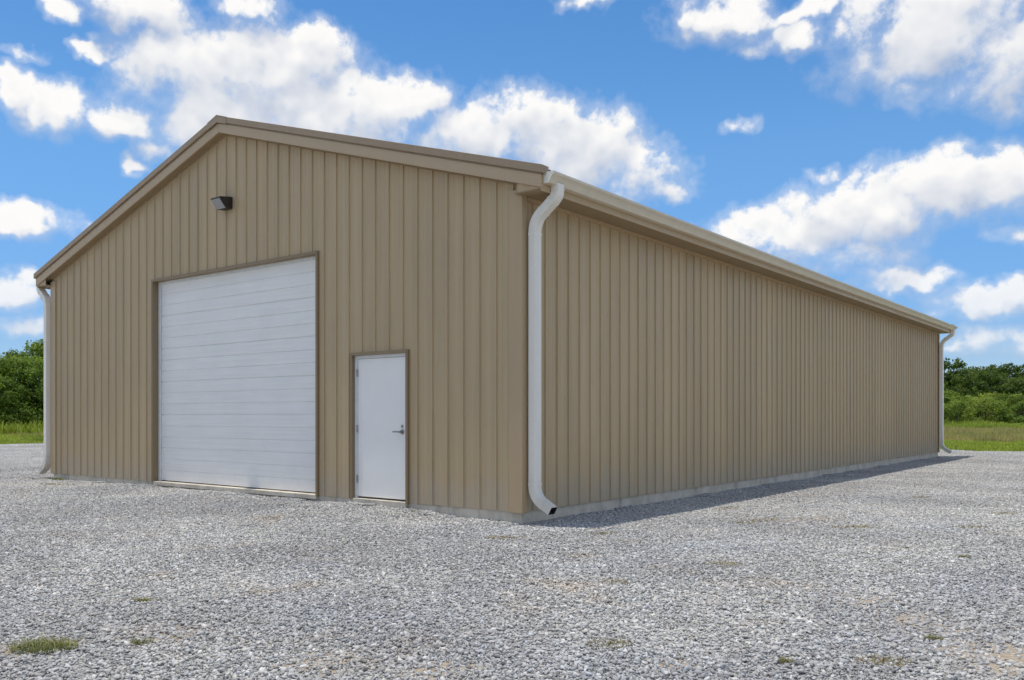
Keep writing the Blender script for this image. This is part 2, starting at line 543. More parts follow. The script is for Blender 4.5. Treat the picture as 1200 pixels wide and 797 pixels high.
xs = axis_coords(LOT[0], LOT[1], -13, 8, 0.14, 1.2)
ys = axis_coords(LOT[2], LOT[3], -8, 5, 0.12, 1.2)
gv = []; dv = []
for yy in ys:
    for xx in xs:
        h = lot_height(xx, yy); dd = 0.0
        for (dx, dy, r, hh) in DIRT:
            q = ((xx - dx) ** 2 + (yy - dy) ** 2) / (r * r)
            if q < 4:
                k = math.exp(-q * 1.3) * (0.75 + 0.9 * mnoise.noise((xx * 6, yy * 6, 1.7)))
                h += 0.72 * hh * max(k, 0); dd = max(dd, k)
        ex, ey = xx, yy
        wob = 0.7 * mnoise.noise((xx * 0.25, yy * 0.25, 5.0)) + 0.3 * mnoise.noise((xx * 0.9, yy * 0.9, 2.0))
        if xx == xs[0]: ex += wob
        if yy == ys[-1]: ey += wob
        gv.append((ex, ey, h)); dv.append(dd)
nx, ny = len(xs), len(ys)
ii = (np.arange(ny - 1)[:, None] * nx + np.arange(nx - 1)[None, :]).ravel()
gf = np.stack([ii, ii + 1, ii + nx + 1, ii + nx], 1)
lot = link('gravel_lot', np_mesh('gravel_lot', np.array(gv), gf, M['bed'], {'dirt': ('FLOAT', dv)}))
tag(lot, 'grey crushed limestone yard around the metal building', kind='structure')

gs = 1800.0
xs2 = np.array([-gs, -600, -250, -140, -90, -60, -37.0, 0, 46, 90, 250, 600, gs]); ys2 = np.array([-gs, -600, -200, -46, 0, 28.6, 45, 60, 80, 100, 130, 170, 300, 700, gs])
gv = np.array([(x, y, -0.06) for y in ys2 for x in xs2])
nx, ny = len(xs2), len(ys2)
ii = (np.arange(ny - 1)[:, None] * nx + np.arange(nx - 1)[None, :]).ravel()
ground = link('ground', np_mesh('ground', gv, np.stack([ii, ii + 1, ii + nx + 1, ii + nx], 1), M['meadow']))
tag(ground, 'flat green meadow ground reaching to the horizon', kind='structure')
#GROUND_END

# ---------------------------------------------------------------- the metal building
bld = empty('metal_building', (-W / 2, L / 2, 0))
tag(bld, 'long tan ribbed metal building with white overhead door and low gable roof', 'building')
bld_inv = Matrix.Translation((W / 2, -L / 2, 0))


def part(o, parent=bld):
    """keep world coordinates while hanging the mesh under its thing"""
    o.parent = parent
    o.matrix_parent_inverse = Matrix.Translation(-Vector((-W / 2, L / 2, 0)))
    return o


SLOPE = 0.297
XE = 0.372                                # eave line of the rake boards beyond the wall


def rake_z(x):                            # underside of the rake boards, both slopes
    xr = x if x > -W / 2 else -W - x
    return 4.02 + SLOPE * (XE - xr)


def rib_profile(s0, s1, first, pitch):
    """outline across ribbed sheet: list of (position, outward offset) between s0 and s1"""
    pts = [(s0, None), (s1, None)]
    k0 = int((s0 - first) / pitch) - 2
    for k in range(k0, k0 + int((s1 - s0) / pitch) + 6):
        c = first + k * pitch
        pts += [(c - 0.0145, 0), (c - 0.0075, 0.021), (c + 0.0075, 0.021), (c + 0.0145, 0)]
        for mth in (1 / 3, 2 / 3):
            q = c + mth * pitch
            pts += [(q - 0.013, 0), (q - 0.006, 0.003), (q + 0.006, 0.003), (q + 0.013, 0)]
    known = sorted(p for p in pts if p[1] is not None)
    out = []
    for s_, d in sorted(pts, key=lambda p: p[0]):
        if s_ < s0 - 1e-6 or s_ > s1 + 1e-6:
            continue
        if d is None:
            d = 0.0
            for a_, b_ in zip(known, known[1:]):
                if a_[0] <= s_ <= b_[0]:
                    d = a_[1] + (b_[1] - a_[1]) * (s_ - a_[0]) / max(1e-9, b_[0] - a_[0]); break
        out.append((s_, d))
    return out


OPENINGS = [(3.83, 8.345, 3.752), (1.962, 3.052, 2.196)]     # gable openings: from, to, top (distance from the near corner)
GP, SP = 0.2725, 0.2645


def sheet(prof, place, zlo, ztop, holes=()):
    mb = MB()
    cuts = sorted({e for h in holes for e in h[:2]})
    pr = list(prof)
    for cx_ in cuts:
        for i in range(len(pr) - 1):
            if pr[i][0] < cx_ < pr[i + 1][0]:
                t = (cx_ - pr[i][0]) / (pr[i + 1][0] - pr[i][0])
                pr.insert(i + 1, (cx_, pr[i][1] + t * (pr[i + 1][1] - pr[i][1]))); break
    for (a, da), (c, dc) in zip(pr, pr[1:]):
        if c - a < 1e-6: continue
        mid = (a + c) / 2; z0 = zlo
        for h in holes:
            if h[0] < mid < h[1]: z0 = h[2]
        mb.add([place(a, da, z0), place(c, dc, z0), place(c, dc, ztop(c)), place(a, da, ztop(a))], [(0, 1, 2, 3)])
    return mb


def panel_edges(total, first, pitch):
    e = [0.0]; x = first - pitch / 2
    while x < total - 0.05:
        if x > 0.05: e.append(x)
        x += 3 * pitch
    return e + [total]


G0, S0 = 0.415, 0.519
WO = 0.023                                # depth of the sheet pans behind the rib crowns
ge = panel_edges(W, G0, GP); se = panel_edges(L, S0, SP)
for a, c in zip(ge, ge[1:]):              # front gable, then back gable
    part(sheet(rib_profile(a, c, G0, GP), lambda s_, d, z: (-s_, WO - d, z), ZB - 0.006, lambda s_: rake_z(-s_) + 0.08, OPENINGS).build('wall_panel', M['wall']))
for a, c in zip(ge, ge[1:]):
    part(sheet(rib_profile(a, c, G0, GP), lambda s_, d, z: (-s_, L - WO + d, z), ZB - 0.006, lambda s_: rake_z(-s_) + 0.08).build('wall_panel', M['wall']))
std = {}
for side in (1, -1):                      # long walls: whole sheets share one mesh
    for a, c in zip(se, se[1:]):
        key = (side, round(c - a, 4))
        if key not in std:
            pl = (lambda s_, d, z: (d - WO, s_, z)) if side == 1 else (lambda s_, d, z: (-W - d + WO, s_, z))
            prof = [(s_ - a, d) for s_, d in rib_profile(a, c, S0, SP)]
            std[key] = (sheet(prof, pl, ZB - 0.006, lambda s_: 4.06).mesh('wall_panel', M['wall']))
        o = link('wall_panel', std[key]); o.location.y = a
        part(o)

part(MB().box(-W + 0.041, -0.041, 0.041, L - 0.041, -0.4, ZB).build('foundation', M['concrete'], bevel=0.008))

for sx in (0, 1):                         # corner trims, L shaped
    for sy in (0, 1):
        o_, t_ = 0.006, 0.0025
        X = (lambda q: q) if sx == 0 else (lambda q: -W - q)
        Y = (lambda q: q) if sy == 0 else (lambda q: L - q)
        poly = [(X(o_), Y(-o_)), (X(-0.20), Y(-o_)), (X(-0.20), Y(-o_ + 0.043)), (X(-0.20 + t_), Y(-o_ + 0.043)), (X(-0.20 + t_), Y(-o_ + t_)),
                (X(o_ - t_), Y(-o_ + t_)), (X(o_ - t_), Y(0.10 - t_)), (X(-0.034), Y(0.10 - t_)), (X(-0.034), Y(0.10)), (X(o_), Y(0.10))]
        part(MB().prism(poly, ZB - 0.012, 4.03 + 0.05, 'z').build('corner_trim', M['trim']))

# wall top trims under the soffits
for sd in (1, -1):
    x0, x1 = (-0.03, 0.012) if sd == 1 else (-W - 0.012, -W + 0.03)
    part(MB().box(x0, x1, 0.11, L - 0.11, 3.955, 4.002).build('wall_top_trim', M['trim']))


def rake_board(y0, y1, dz0, dz1, xe, right):
    xm = -W / 2
    pts = [(xm, rake_z(xm) + dz0), (xe, rake_z(xe) + dz0), (xe, rake_z(xe) + dz1), (xm, rake_z(xm) + dz1)]
    if not right: pts = [(-W - x, z) for x, z in pts]
    return MB().prism(pts, y0, y1, 'y')


for right in (True, False):
    for front in (True, False):
        yy = (lambda q: q) if front else (lambda q: L - q)
        part(rake_board(yy(-0.135), yy(-0.108), 0.0, 0.150, XE + 0.008, right).build('rake_fascia', M['fascia'], bevel=0.004))
        part(rake_board(yy(-0.128), yy(-0.110), 0.1505, 0.170, XE + 0.008, right).build('rake_shadow_gap', M['roof']))
        part(rake_board(yy(-0.165), yy(-0.02), 0.1705, 0.268, XE + 0.045, right).build('rake_trim', M['roof'], bevel=0.004))
        part(rake_board(yy(-0.107), yy(0.044), 0.012, 0.020, XE - 0.004, right).build('rake_soffit', M['soffit']))
        part(rake_board(yy(-0.014), yy(0.02), -0.010, 0.0115, -0.02, right).build('rake_wall_trim', M['soffit']))

# roof sheets, ridge cap
RT = 0.225                                # roof surface above the rake underside
rp = {}
for sd in (1, -1):
    for a, c in zip(se, se[1:]):
        key = (sd, round(c - a, 4))
        if key not in rp:
            prof = [(s_ - a, d) for s_, d in rib_profile(a, c, S0, SP)]
            xe_ = XE + 0.06
            def pl(s_, d, z, sd=sd):
                x = -W / 2 + z * (xe_ + W / 2)
                zz = rake_z(x) + RT + d
                return ((x if sd == 1 else -W - x), s_, zz)
            rp[key] = sheet(prof, pl, 0.0, lambda s_: 1.0).mesh('roof_panel', M['roof'])
        o = link('roof_panel', rp[key]); o.location.y = a
        part(o)
zr = rake_z(-W / 2) + RT + 0.04
xm = -W / 2
part(MB().prism([(xm - 0.26, zr - 0.26 * SLOPE), (xm, zr), (xm + 0.26, zr - 0.26 * SLOPE), (xm + 0.26, zr - 0.26 * SLOPE + 0.006), (xm, zr + 0.012), (xm - 0.26, zr - 0.26 * SLOPE + 0.006)],
                -0.172, L + 0.172, 'y').build('ridge_cap', M['roof']))
for front in (True, False):
    yy = (lambda q: q) if front else (lambda q: L - q)
    zt = zr - 0.006
    part(MB().prism([(xm - 0.26, zt - 0.26 * SLOPE), (xm - 0.26, zt - 0.26 * SLOPE - 0.105), (xm, zt - 0.105), (xm + 0.26, zt - 0.26 * SLOPE - 0.105), (xm + 0.26, zt - 0.26 * SLOPE), (xm, zt)],
                    yy(-0.172), yy(-0.1655), 'y').build('ridge_end_cap', M['roof']))

# eaves: soffit, fascia, gutter, downspouts
def mx(x, sd): return x if sd == 1 else -W - x


for sd in (1, -1):
    def bx(mb, x0, x1, *r):
        a_, b_ = sorted((mx(x0, sd), mx(x1, sd)))
        return mb.box(a_, b_, *r)
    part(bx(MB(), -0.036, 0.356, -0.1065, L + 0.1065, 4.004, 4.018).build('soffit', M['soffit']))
    for ya, yb in ((-0.1072, -0.095), (L + 0.095, L + 0.1072)):
        part(MB().prism([(mx(0.007, sd), 4.0185), (mx(0.356, sd), 4.0185), (mx(0.356, sd), 4.035), (mx(0.007, sd), 4.140)], ya, yb, 'y').build('eave_return', M['trim']))
    part(bx(MB(), 0.357, XE + 0.002, -0.1065, L + 0.1065, 3.984, 4.235).build('eave_fascia', M['trim'], bevel=0.003))
    outer = [(0.376, 4.205), (0.376, 4.072), (0.452, 4.072), (0.462, 4.082), (0.470, 4.105), (0.486, 4.135), (0.506, 4.158), (0.522, 4.170), (0.526, 4.178), (0.526, 4.202), (0.512, 4.202)]
    inner = [(0.512, 4.198), (0.522, 4.198), (0.522, 4.181), (0.503, 4.161), (0.482, 4.137), (0.466, 4.106), (0.458, 4.084), (0.450, 4.076), (0.380, 4.076), (0.380, 4.205)]
    gy0, gy1 = -0.072, L + 0.085
    mb = MB(); segs = 4
    poly = [(mx(x, sd), z) for x, z in outer + inner]
    cuts = [gy0 + (gy1 - gy0) * k / segs for k in range(segs + 1)]
    for q in range(segs):
        mb.prism(poly, cuts[q] + (0.0015 if q else 0), cuts[q + 1], 'y', caps=True)
    gut = part(mb.build('gutter', M['gutter']))
    for ye, dy in ((gy0, -0.004), (gy1, 0.004)):
        cap = [(mx(x, sd), z) for x, z in outer]
        cp_ = MB().prism(cap, min(ye, ye + dy), max(ye, ye + dy), 'y').build('end_cap', M['spout'])
        cp_.parent = gut
        cp_.matrix_parent_inverse = Matrix.Identity(4)
        cp_.location = (0, 0, 0)


def bend_path(pts, rad, n=14):
    out = [Vector(pts[0])]
    for p, q, r in zip(pts, pts[1:], pts[2:]):
        p, q, r = Vector(p), Vector(q), Vector(r)
        a = (p - q).normalized(); c = (r - q).normalized()
        d = min(rad, (p - q).length * 0.48, (r - q).length * 0.48)
        s_, e_ = q + a * d, q + c * d
        for k in range(n + 1):
            t = k / n
            out.append(s_ * (1 - t) ** 2 + q * 2 * t * (1 - t) + e_ * t * t)
    return out + [Vector(pts[-1])]


def sweep(path, hx, hy, y):
    """rounded box section, hx in the x-z plane and hy along y, swept down a path of (x,z)"""
    bev = 0.009
    prof = []
    for sxx, syy in ((1, 1), (-1, 1), (-1, -1), (1, -1)):
        cx_, cy_ = sxx * (hx - bev), syy * (hy - bev)
        a0 = math.atan2(syy, sxx) - math.pi / 4
        for k in range(4):
            an = a0 + k * math.pi / 6
            prof.append((cx_ + bev * math.cos(an), cy_ + bev * math.sin(an)))
    n = len(prof); vs = []; fs = []
    for i, p in enumerate(path):
        t = (path[min(i + 1, len(path) - 1)] - path[max(i - 1, 0)]).normalized()
        nrm = Vector((-t.y, t.x))
        for a_, b_ in prof:
            q = p + nrm * a_
            vs.append((q.x, y + b_, q.y))
    for i in range(len(path) - 1):
        for k in range(n):
            fs.append((i * n + k, i * n + (k + 1) % n, (i + 1) * n + (k + 1) % n, (i + 1) * n + k))
    return MB().add(vs, fs)


def downspout(sd, y, xw, drop, label=None, hx=0.054, hy=0.068):
    X = lambda x: mx(x, sd)
    pts = [(X(0.432), 4.095), (X(0.432), 3.955), (X(xw), 3.70), (X(xw), 0.30), (X(xw + 0.27), 0.085 + drop)]
    path = bend_path([Vector(p) for p in pts], 0.15)
    o = part(sweep(path, hx, hy, y).build('downspout', M['spout']))
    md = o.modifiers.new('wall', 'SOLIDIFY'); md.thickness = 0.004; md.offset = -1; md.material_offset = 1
    o.data.materials.append(M['black'])  # black inner skin: the shade inside the pipe is put into its colour
    def sub(mb, name, mat):
        q = mb.build(name, mat, o); q.matrix_parent_inverse = Matrix.Identity(4); return q
    for i in range(3):                     # slipped joints at both ends of every elbow
        for k, dr in ((1 + 15 * i, -1), (15 + 15 * i, 1)):
            p = path[k]; t = (path[k + 1] - path[k - 1]).normalized() * dr
            sub(sweep([p, p + t * 0.028], hx + 0.0035, hy + 0.0035, y), 'joint_collar', M['spout'])
    if label: o['label'] = label
    return o


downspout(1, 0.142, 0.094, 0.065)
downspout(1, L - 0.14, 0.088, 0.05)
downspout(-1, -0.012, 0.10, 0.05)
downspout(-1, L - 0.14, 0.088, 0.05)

# ---------------------------------------------------------------- overhead door
def opening_trim(a0, a1, top, depth, zb):
    """sheet metal jambs and header round an opening; a0..a1 are x values (a0 < a1)"""
    w = 0.040
    out = []
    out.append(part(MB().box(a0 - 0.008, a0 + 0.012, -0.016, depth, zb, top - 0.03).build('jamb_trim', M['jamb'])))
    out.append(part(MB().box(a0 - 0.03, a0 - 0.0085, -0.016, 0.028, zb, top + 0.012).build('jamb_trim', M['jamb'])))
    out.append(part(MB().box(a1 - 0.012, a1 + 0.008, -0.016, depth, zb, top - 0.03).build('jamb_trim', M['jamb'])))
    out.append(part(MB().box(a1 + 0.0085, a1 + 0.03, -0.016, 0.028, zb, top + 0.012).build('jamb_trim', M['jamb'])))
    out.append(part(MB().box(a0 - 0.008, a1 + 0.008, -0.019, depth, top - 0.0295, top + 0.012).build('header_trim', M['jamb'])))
    return out


OX0, OX1, OZ = -8.345, -3.83, 3.752
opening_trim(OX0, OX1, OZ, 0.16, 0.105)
ox0, ox1, oz = OX0 + 0.0125, OX1 - 0.0125, OZ - 0.030
mb = MB()
mb.box(ox0, ox0 + 0.060, 0.100, 0.128, 0.128, oz)
mb.box(ox1 - 0.060, ox1, 0.100, 0.128, 0.128, oz)
mb.box(ox0 + 0.0605, ox1 - 0.0605, 0.100, 0.128, oz - 0.050, oz)
odoor = part(mb.build('overhead_door', M['frame'], bevel=0.003))
odoor['label'] = 'white sectional overhead door, closed'
NS = 6
z0, z1 = 0.140, oz - 0.012
hsec = (z1 - z0) / NS


def section_mesh():
    h = hsec
    pr = [(0.160, 0.0005), (0.137, 0.0005), (0.132, 0.004)]
    for g in (h / 3, 2 * h / 3):           # each groove: long lower slope that faces the sky, short upper lip
        pr += [(0.132, g - 0.024), (0.144, g - 0.007), (0.132, g - 0.002)]
    pr += [(0.132, h - 0.026), (0.144, h - 0.008), (0.145, h - 0.0005), (0.160, h - 0.0005)]
    mb = MB(); mb.prism([(y, z) for y, z in pr], ox0 + 0.012, ox1 - 0.012, 'x')
    return mb.mesh('door_section', M['door'])


sm = section_mesh()
for k in range(NS):
    o = link('door_section', sm, odoor); o.location.z = z0 + k * hsec
o = MB().box(ox0 + 0.02, ox1 - 0.02, 0.140, 0.158, 0.127, 0.1405).build('bottom_seal', M['rubber'], odoor)
part(MB().box(OX0 + 0.013, OX1 - 0.013, -0.004, 0.30, 0.06, 0.1262).build('threshold', M['concrete'], bevel=0.006))

# ---------------------------------------------------------------- entry door
EX0, EX1, EZ = -3.052, -1.962, 2.196
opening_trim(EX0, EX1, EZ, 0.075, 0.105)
ex0, ex1, ez = EX0 + 0.0125, EX1 - 0.0125, EZ - 0.030
mb = MB().box(ex0 + 0.056, ex1 - 0.052, 0.052, 0.096, 0.152, ez - 0.050)
edoor = part(mb.build('entry_door', M['door_flat'], bevel=0.004))
edoor['label'] = 'plain white steel entry door with lever handle'
mb = MB()
mb.box(ex0, ex0 + 0.052, 0.036, 0.130, 0.127, ez)
mb.box(ex1 - 0.048, ex1, 0.036, 0.130, 0.127, ez)
mb.box(ex0 + 0.0525, ex1 - 0.0485, 0.036, 0.130, ez - 0.046, ez)
mb.build('door_frame', M['frame'], edoor, bevel=0.003)
for zc in (0.40, 1.12, 1.92):
    hb = MB()
    hb.tube([(ex0 + 0.054, 0.034, zc - 0.055), (ex0 + 0.054, 0.034, zc + 0.055)], [0.008, 0.008], 8)
    hb.box(ex0 + 0.040, ex0 + 0.053, 0.0335, 0.0362, zc - 0.052, zc + 0.052)
    hb.build('hinge', M['steel'], edoor)
hx_, hz_ = ex1 - 0.052 - 0.068, 1.085
hb = MB()
hb.tube([(hx_, 0.053, hz_), (hx_, 0.040, hz_), (hx_, 0.036, hz_)], [0.034, 0.034, 0.028], 16)
hb.tube([(hx_, 0.040, hz_), (hx_, -0.012, hz_)], [0.012, 0.012], 10)
hb.tube([(hx_ + 0.012, -0.012, hz_), (hx_ - 0.04, -0.016, hz_ + 0.003), (hx_ - 0.10, -0.012, hz_ + 0.002), (hx_ - 0.135, -0.004, hz_ - 0.001)], [0.012, 0.012, 0.011, 0.009], 8)
hb.build('lever_handle', M['steel'], edoor)
MB().tube([(hx_, 0.053, hz_ + 0.075), (hx_, 0.042, hz_ + 0.075)], [0.022, 0.020], 14).build('lock', M['steel'], edoor)
MB().box(ex0 + 0.058, ex1 - 0.054, 0.060, 0.090, 0.130, 0.1515).build('door_sweep', M['rubber'], edoor)
part(MB().box(EX0 + 0.013, EX1 - 0.013, -0.010, 0.20, 0.05, 0.1265).build('threshold', M['concrete'], bevel=0.005))

# ---------------------------------------------------------------- wall light
LX0, LX1 = -6.205, -5.945
lamp = empty('wall_light', ((LX0 + LX1) / 2, -0.035, 4.72))
tag(lamp, 'black wedge shaped wall light under the gable peak above the overhead door', 'wall light')
lo_ = Vector(lamp.location)


def lpart(mb, name, mat, bevel=0.0):
    mb.v = [tuple(Vector(p) - lo_) for p in mb.v]
    return mb.build(name, mat, lamp, bevel)


lpart(MB().box(LX0 + 0.02, LX1 - 0.02, -0.040, 0.036, 4.700, 4.895), 'back_plate', M['black'])
side = [(-0.041, 4.888), (-0.041, 4.700), (-0.105, 4.690), (-0.232, 4.845), (-0.228, 4.862)]
lpart(MB().prism(side, LX0, LX1, 'x'), 'housing', M['black'], 0.006)
nv = Vector((0, -(4.845 - 4.690), -(0.232 - 0.105))).normalized()
p0, p1 = Vector((0, -0.112, 4.6985)), Vector((0, -0.224, 4.8352))
lm = MB()
pts = []
for xx in (LX0 + 0.014, LX1 - 0.014):
    for p in (p0, p1):
        pts.append((xx, p.y, p.z))
lens_v = [tuple(Vector(p) + nv * 0.001) for p in pts] + [tuple(Vector(p) + nv * 0.012) for p in pts]
lm.add(lens_v, [(0, 1, 3, 2), (4, 6, 7, 5), (0, 4, 5, 1), (2, 3, 7, 6), (0, 2, 6, 4), (1, 5, 7, 3)])
lpart(lm, 'lens', M['lens'], 0.003)
#BUILDING_END

# ---------------------------------------------------------------- crushed stone on the lot
def stone_shapes(n):
    """angular convex chips, each as (verts, tri faces)"""
    out = []
    for i in range(n):
        bm = bmesh.new()
        for k in range(11):
            v = Vector((random.gauss(0, 1), random.gauss(0, 1), random.gauss(0, 1))).normalized() * random.uniform(0.8, 1.0)
            bm.verts.new(v)
        r = bmesh.ops.convex_hull(bm, input=bm.verts)
        bmesh.ops.delete(bm, geom=[g for g in r['geom_interior'] if isinstance(g, bmesh.types.BMVert)], context='VERTS')
        bmesh.ops.triangulate(bm, faces=bm.faces)
        bm.verts.index_update()
        out.append((np.array([v.co[:] for v in bm.verts]), np.array([[v.index for v in f.verts] for f in bm.faces])))
        bm.free()
    return out


SHAPES = stone_shapes(36)
TILE = 0.5


def rot_matrices(n, tilt):
    az = rng.uniform(0, 2 * np.pi, n); tx = rng.normal(0, tilt, n); ty = rng.normal(0, tilt, n)
    c, s_ = np.cos(az), np.sin(az); Z = np.zeros((n, 3, 3)); Z[:, 0, 0] = c; Z[:, 0, 1] = -s_; Z[:, 1, 0] = s_; Z[:, 1, 1] = c; Z[:, 2, 2] = 1
    c, s_ = np.cos(tx), np.sin(tx); X = np.zeros((n, 3, 3)); X[:, 0, 0] = 1; X[:, 1, 1] = c; X[:, 1, 2] = -s_; X[:, 2, 1] = s_; X[:, 2, 2] = c
    c, s_ = np.cos(ty), np.sin(ty); Y = np.zeros((n, 3, 3)); Y[:, 1, 1] = 1; Y[:, 0, 0] = c; Y[:, 0, 2] = s_; Y[:, 2, 0] = -s_; Y[:, 2, 2] = c
    return Z @ X @ Y


def stone_tile(i, count):
    V, F, C = [], [], []; off = 0
    pos_ = rng.uniform(-TILE / 2, TILE / 2, (count, 2))
    R = rot_matrices(count, 0.38)
    size = np.clip(rng.lognormal(math.log(0.0112), 0.42, count), 0.005, 0.026)
    for k in range(count):
        v, f = SHAPES[rng.integers(len(SHAPES))]
        a = size[k]
        q = (v * np.array([a * rng.uniform(1.0, 1.45), a * rng.uniform(0.7, 1.0), a * rng.uniform(0.42, 0.75)])) @ R[k].T
        q = q + np.array([pos_[k, 0], pos_[k, 1], rng.uniform(-0.004, 0.013)])
        V.append(q); F.append(f + off); off += len(v)
        g = float(np.clip(rng.normal(0.432, 0.075), 0.22, 0.66))
        if rng.random() < 0.05: g = rng.uniform(0.56, 0.70)
        if rng.random() < 0.08: g *= 0.65
        w = rng.normal(0.0, 0.022)
        c_ = (g * (1.008 + w), g * (1.0 + w * 0.2), g * (0.972 - w), 1)
        C.append(np.tile(c_, (len(v), 1)))
    me = np_mesh('stone_tile', np.concatenate(V), np.concatenate(F), M['stone'], {'stone_col': ('FLOAT_COLOR', np.concatenate(C))})
    return bpy.data.objects.new('stone_tile', me)


def instance_collection(name, objs):
    c_ = bpy.data.collections.new(name)
    for o in objs: c_.objects.link(o)
    return c_


def instancer(name, points, rotz, scale, index, coll):
    """one object that instances the members of a collection on its own points"""
    me = bpy.data.meshes.new(name)
    me.from_pydata([tuple(p) for p in points], [], [])
    n = len(points)
    eul = np.asarray([r if isinstance(r, tuple) else (0.0, 0.0, r) for r in rotz], np.float32)
    a = me.attributes.new('rot', 'FLOAT_VECTOR', 'POINT'); a.data.foreach_set('vector', eul.ravel())
    a = me.attributes.new('sc', 'FLOAT_VECTOR', 'POINT'); a.data.foreach_set('vector', np.asarray(scale, np.float32).ravel())
    a = me.attributes.new('pick', 'INT', 'POINT'); a.data.foreach_set('value', np.asarray(index, np.int32))
    o = link(name, me)
    g = bpy.data.node_groups.new(name, 'GeometryNodeTree')
    g.interface.new_socket('Geometry', in_out='INPUT', socket_type='NodeSocketGeometry')
    g.interface.new_socket('Geometry', in_out='OUTPUT', socket_type='NodeSocketGeometry')
    N = g.nodes; gi = N.new('NodeGroupInput'); go = N.new('NodeGroupOutput')
    ci = N.new('GeometryNodeCollectionInfo'); ci.inputs['Collection'].default_value = coll
    ci.inputs['Separate Children'].default_value = True; ci.inputs['Reset Children'].default_value = True
    iop = N.new('GeometryNodeInstanceOnPoints'); iop.inputs['Pick Instance'].default_value = True

    def attr(nm, ty):
        q = N.new('GeometryNodeInputNamedAttribute'); q.data_type = ty; q.inputs['Name'].default_value = nm
        return next(s_ for s_ in q.outputs if s_.enabled and s_.name == 'Attribute')
    e2r = N.new('FunctionNodeEulerToRotation'); g.links.new(attr('rot', 'FLOAT_VECTOR'), e2r.inputs[0])
    g.links.new(gi.outputs[0], iop.inputs['Points']); g.links.new(ci.outputs[0], iop.inputs['Instance'])
    g.links.new(attr('pick', 'INT'), iop.inputs['Instance Index'])
    g.links.new(e2r.outputs[0], iop.inputs['Rotation']); g.links.new(attr('sc', 'FLOAT_VECTOR'), iop.inputs['Scale'])
    g.links.new(iop.outputs[0], go.inputs[0])
    md = o.modifiers.new('scatter', 'NODES'); md.node_group = g
    return o


def in_sector(x, y, margin, rmax):
    """inside the part of the yard or field that can be seen from around the camera"""
    dx, dy = x - CAM.x, y - CAM.y
    dep = dx * FWD.x + dy * FWD.y; r = dx * RIGHT.x + dy * RIGHT.y
    return dep > -1.0 and dep < rmax and abs(r) < dep * 0.64 + margin


def hidden_by_building(x, y, slack):
    """behind the building for every viewpoint within a couple of metres of the camera"""
    for cxx in (-slack, slack):
        for cyy in (-slack, slack):
            ax, ay = CAM.x + cxx, CAM.y + cyy
            hit = False
            n_ = 24
            for k in range(1, n_):
                t = k / n_
                qx, qy = ax + (x - ax) * t, ay + (y - ay) * t
                if -W + 0.1 < qx < -0.1 and 0.1 < qy < L - 0.1:
                    hit = True; break
            if not hit: return False
    return True


def ground_tilt(x, y, rz):
    e = 0.2
    n_ = Vector(((lot_height(x - e, y) - lot_height(x + e, y)) / (2 * e), (lot_height(x, y - e) - lot_height(x, y + e)) / (2 * e), 1.0))
    q = Vector((0, 0, 1)).rotation_difference(n_) @ Matrix.Rotation(rz, 3, 'Z').to_quaternion()
    return tuple(q.to_euler('XYZ'))


NT_STONE = 8
tiles = instance_collection('stone_tiles', [stone_tile(i, 1350) for i in range(NT_STONE)])
P_, R_, S_, I_ = [], [], [], []
for gx in np.arange(LOT[0] + 0.1, 22, TILE):
    for gy in np.arange(-14, LOT[3] - 0.1, TILE):
        if -W + 0.2 < gx < -0.2 and 0.2 < gy < L - 0.2: continue
        if not in_sector(gx, gy, 3.5, 60) or hidden_by_building(gx, gy, 2.0): continue
        P_.append((gx, gy, lot_height(gx, gy) - 0.0015)); R_.append(ground_tilt(gx, gy, random.choice((0, 1, 2, 3)) * math.pi / 2))
        sc_ = random.uniform(1.0, 1.06); S_.append((sc_, sc_, random.uniform(0.9, 1.15))); I_.append(random.randrange(NT_STONE))
gravel = instancer('gravel', P_, R_, S_, I_, tiles)
tag(gravel, 'loose grey crushed limestone gravel covering the yard', 'gravel', kind='stuff')


# ---------------------------------------------------------------- blades: meadow, weeds
def blades(n, radius, hmin, hmax, width, lean, square=None, seed_heads=0.0, mat=None, name='blades', clump=1.0, tone=(0, 1)):
    V, F, T = [], [], []
    for k in range(n):
        if square: px, py = rng.uniform(-square / 2, square / 2, 2)
        else:
            r = radius * math.sqrt(rng.random()) ** clump; an = rng.uniform(0, 2 * np.pi); px, py = r * math.cos(an), r * math.sin(an)
        h = rng.uniform(hmin, hmax); an = rng.uniform(0, 2 * np.pi); w = width * rng.uniform(0.6, 1.3)
        dx, dy = math.cos(an), math.sin(an); l = lean * rng.uniform(0.2, 1.2) * h
        ax, ay = -dy, dx
        b0 = len(V)
        for t, ww in ((0, 1.0), (0.55, 0.8)):
            cx_, cy_, cz = px + dx * l * t * t, py + dy * l * t * t, h * t
            V += [(cx_ - ax * w * ww, cy_ - ay * w * ww, cz), (cx_ + ax * w * ww, cy_ + ay * w * ww, cz)]
        V.append((px + dx * l, py + dy * l, h * (1 - 0.25 * lean)))
        tn = rng.uniform(*tone)
        T += [tn] * 5
        F += [(b0, b0 + 1, b0 + 3), (b0, b0 + 3, b0 + 2), (b0 + 2, b0 + 3, b0 + 4)]
    return np_mesh(name, np.array(V), np.array(F), mat, {'leaf_tone': ('FLOAT', T)})


def blade_obj(*a, **k):
    me = blades(*a, **k)
    return bpy.data.objects.new(me.name, me)


